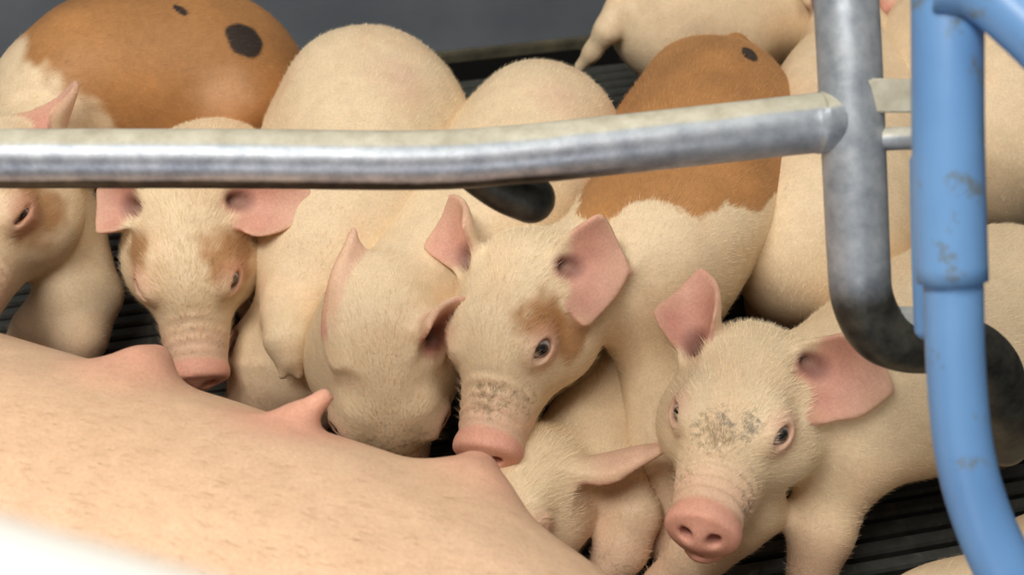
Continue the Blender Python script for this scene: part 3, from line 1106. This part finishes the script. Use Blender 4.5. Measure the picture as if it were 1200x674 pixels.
# big rump, head hidden behind the udder
hC = Head((326, 424, 0.07), (322, 505), 0.92, far=True)
hC.ear(1, (280, 400), 0.02, (-0.4, 0.3, 0.8), width=0.026)
hC.ear(-1, (372, 390), 0.03, (0.4, 0.3, 0.8), width=0.026)
make_piglet('cream piglet with broad round rump and one folded foreleg', [(434, 138, 0.19, 0.098), (416, 230, 0.175, 0.082), (388, 312, 0.15, 0.062)], hC, h=0.0026 * QH, fur=12000, spots=[(470, 88, 0, 0.035, 0.035, 0, (0.78, 0.55, 0.43), 0.9)],
            autolegs=(0, 0, 1, 1), extra=[[(350, 330, 0.15, 0.026), (336, 372, 0.150, 0.0225), (337, 400, 0.148, 0.0215), (340, 420, 0.138, 0.0145)],
                                          [(336, 420, 0.139, 0.0095), (331, 441, 0.126, 0.0058)], [(345, 420, 0.139, 0.0095), (350, 440, 0.126, 0.0058)],
                                          [(388, 345, 0.13, 0.030), (378, 398, 0.115, 0.023), (374, 440, 0.08, 0.020), (374, 480, 0.03, 0.018)]])

# under the middle piglet, suckling
hF = Head((620, 564, 0.09), (532, 696), 0.92, roll=0.0, far=False, lids=(0.3, 0.3))
hF.ear(-1, (790, 522), -0.01, (0.0, -0.8, -0.25), width=0.023, cup=0.35, thick=0.0055, canal=False, base=(0.042, -0.004, 0.028))
hF.ear(1, (560, 552), 0.01, (-0.5, 0.0, 0.6), width=0.020, cup=0.5, canal=False)
make_piglet('small suckling piglet lying under its neighbour, ear held flat', [(762, 400, 0.05, 0.044), (745, 450, 0.055, 0.046), (704, 512, 0.060, 0.043)], hF, h=0.0026 * QH, fur=12000,
            autolegs=(0, 0, 1, 1), extra=[[(722, 560, 0.075, 0.030), (744, 600, 0.065, 0.0215), (728, 640, 0.04, 0.020), (704, 680, 0.015, 0.019)]], dirt=[(-0.034, 0.07, 0.01, 0.03, 0.42, MUD)])

# far left, brown back with a black spot
hA = Head((6, 210, 0.21), (-66, 352), 1.15, far=False, lids=(0.35, 0.35))
hA.ear(-1, (90, 92), 0.02, (-0.7, 0.1, 0.55), width=0.027)
hA.ear(1, (-60, 130), 0.02, (-0.3, 0.1, 1.0), width=0.034)
make_piglet('piglet with chestnut back and one black spot near its rump', [(258, 98, 0.19, 0.094), (165, 92, 0.205, 0.090), (80, 125, 0.205, 0.074)], hA, h=0.0028 * QH, fur=9000,
            brown=(0.80, 0.03, 0.12, 0.12, 2.6), face_brown=[(-0.045, 0.055, 0.012, 0.034, BROWN, 0.85)], spots=[(268, 112, 0.24, 0.036, 0.030, 0.3, (0.70, 0.44, 0.28), 0.9), (286, 47, 0.24, 0.018, 0.023, 0.6, BLACK, 0.1), (211, 11, 0.26, 0.010, 0.004, -0.6, BLACK, 0.1)],
            autolegs=(0, 0, 1, 1), extra=[[(70, 270, 0.13, 0.032), (80, 335, 0.105, 0.026), (40, 385, 0.06, 0.024), (20, 420, 0.03, 0.022)], [(90, 260, 0.12, 0.030), (112, 345, 0.085, 0.024), (92, 395, 0.06, 0.026), (85, 430, 0.03, 0.022)]])

# behind: pale bodies on the right
hH = Head((1005, 40, 0.20), (1045, -40), 1.1, far=True)
hH.ear(1, (1030, 0), 0.03, (0, 0, 1)); hH.ear(-1, (960, -20), 0.03, (0, 0, 1))
make_piglet('large cream piglet seen from behind, beside the steel upright', [(958, 286, 0.155, 0.090), (985, 198, 0.16, 0.086), (995, 112, 0.17, 0.078)], hH, h=0.0032 * QH, fur=9000)
hI = Head((1080, -40, 0.20), (1180, -70), 1.0, far=True)
hI.ear(1, (1080, -90), 0.03, (0, 0, 1)); hI.ear(-1, (1100, -60), 0.0, (0, 0, 1))
make_piglet('pale piglet against the rear wall with its tail hanging', [(795, 22, 0.19, 0.085), (890, -8, 0.195, 0.086), (985, -25, 0.20, 0.080)], hI, h=0.0034 * QH, fur=5000,
            tail=[(728, 10, 0.22, 0.020), (712, 36, 0.20, 0.012), (694, 62, 0.17, 0.0095), (680, 78, 0.15, 0.007)])
hJ = Head((1090, 30, 0.20), (1085, -60), 1.1, far=True)
hJ.ear(1, (1110, -20), 0.03, (0, 0, 1)); hJ.ear(-1, (1050, -20), 0.03, (0, 0, 1))
make_piglet('pale pink piglet behind the blue post', [(1160, 165, 0.17, 0.094), (1140, 120, 0.18, 0.094), (1110, 70, 0.19, 0.080)], hJ, h=0.0032 * QH, fur=7000)
hK = Head((1010, 790, 0.09), (930, 850), 1.0, far=False)
hK.ear(1, (1000, 770), 0.03, (0, 0, 1)); hK.ear(-1, (1050, 770), 0.03, (0, 0, 1))
make_piglet('piglet at the lower right edge, mostly out of the picture', [(1285, 675, 0.07, 0.065), (1200, 765, 0.07, 0.066), (1090, 782, 0.07, 0.060)], hK, h=0.0036 * QH, fur=3000)
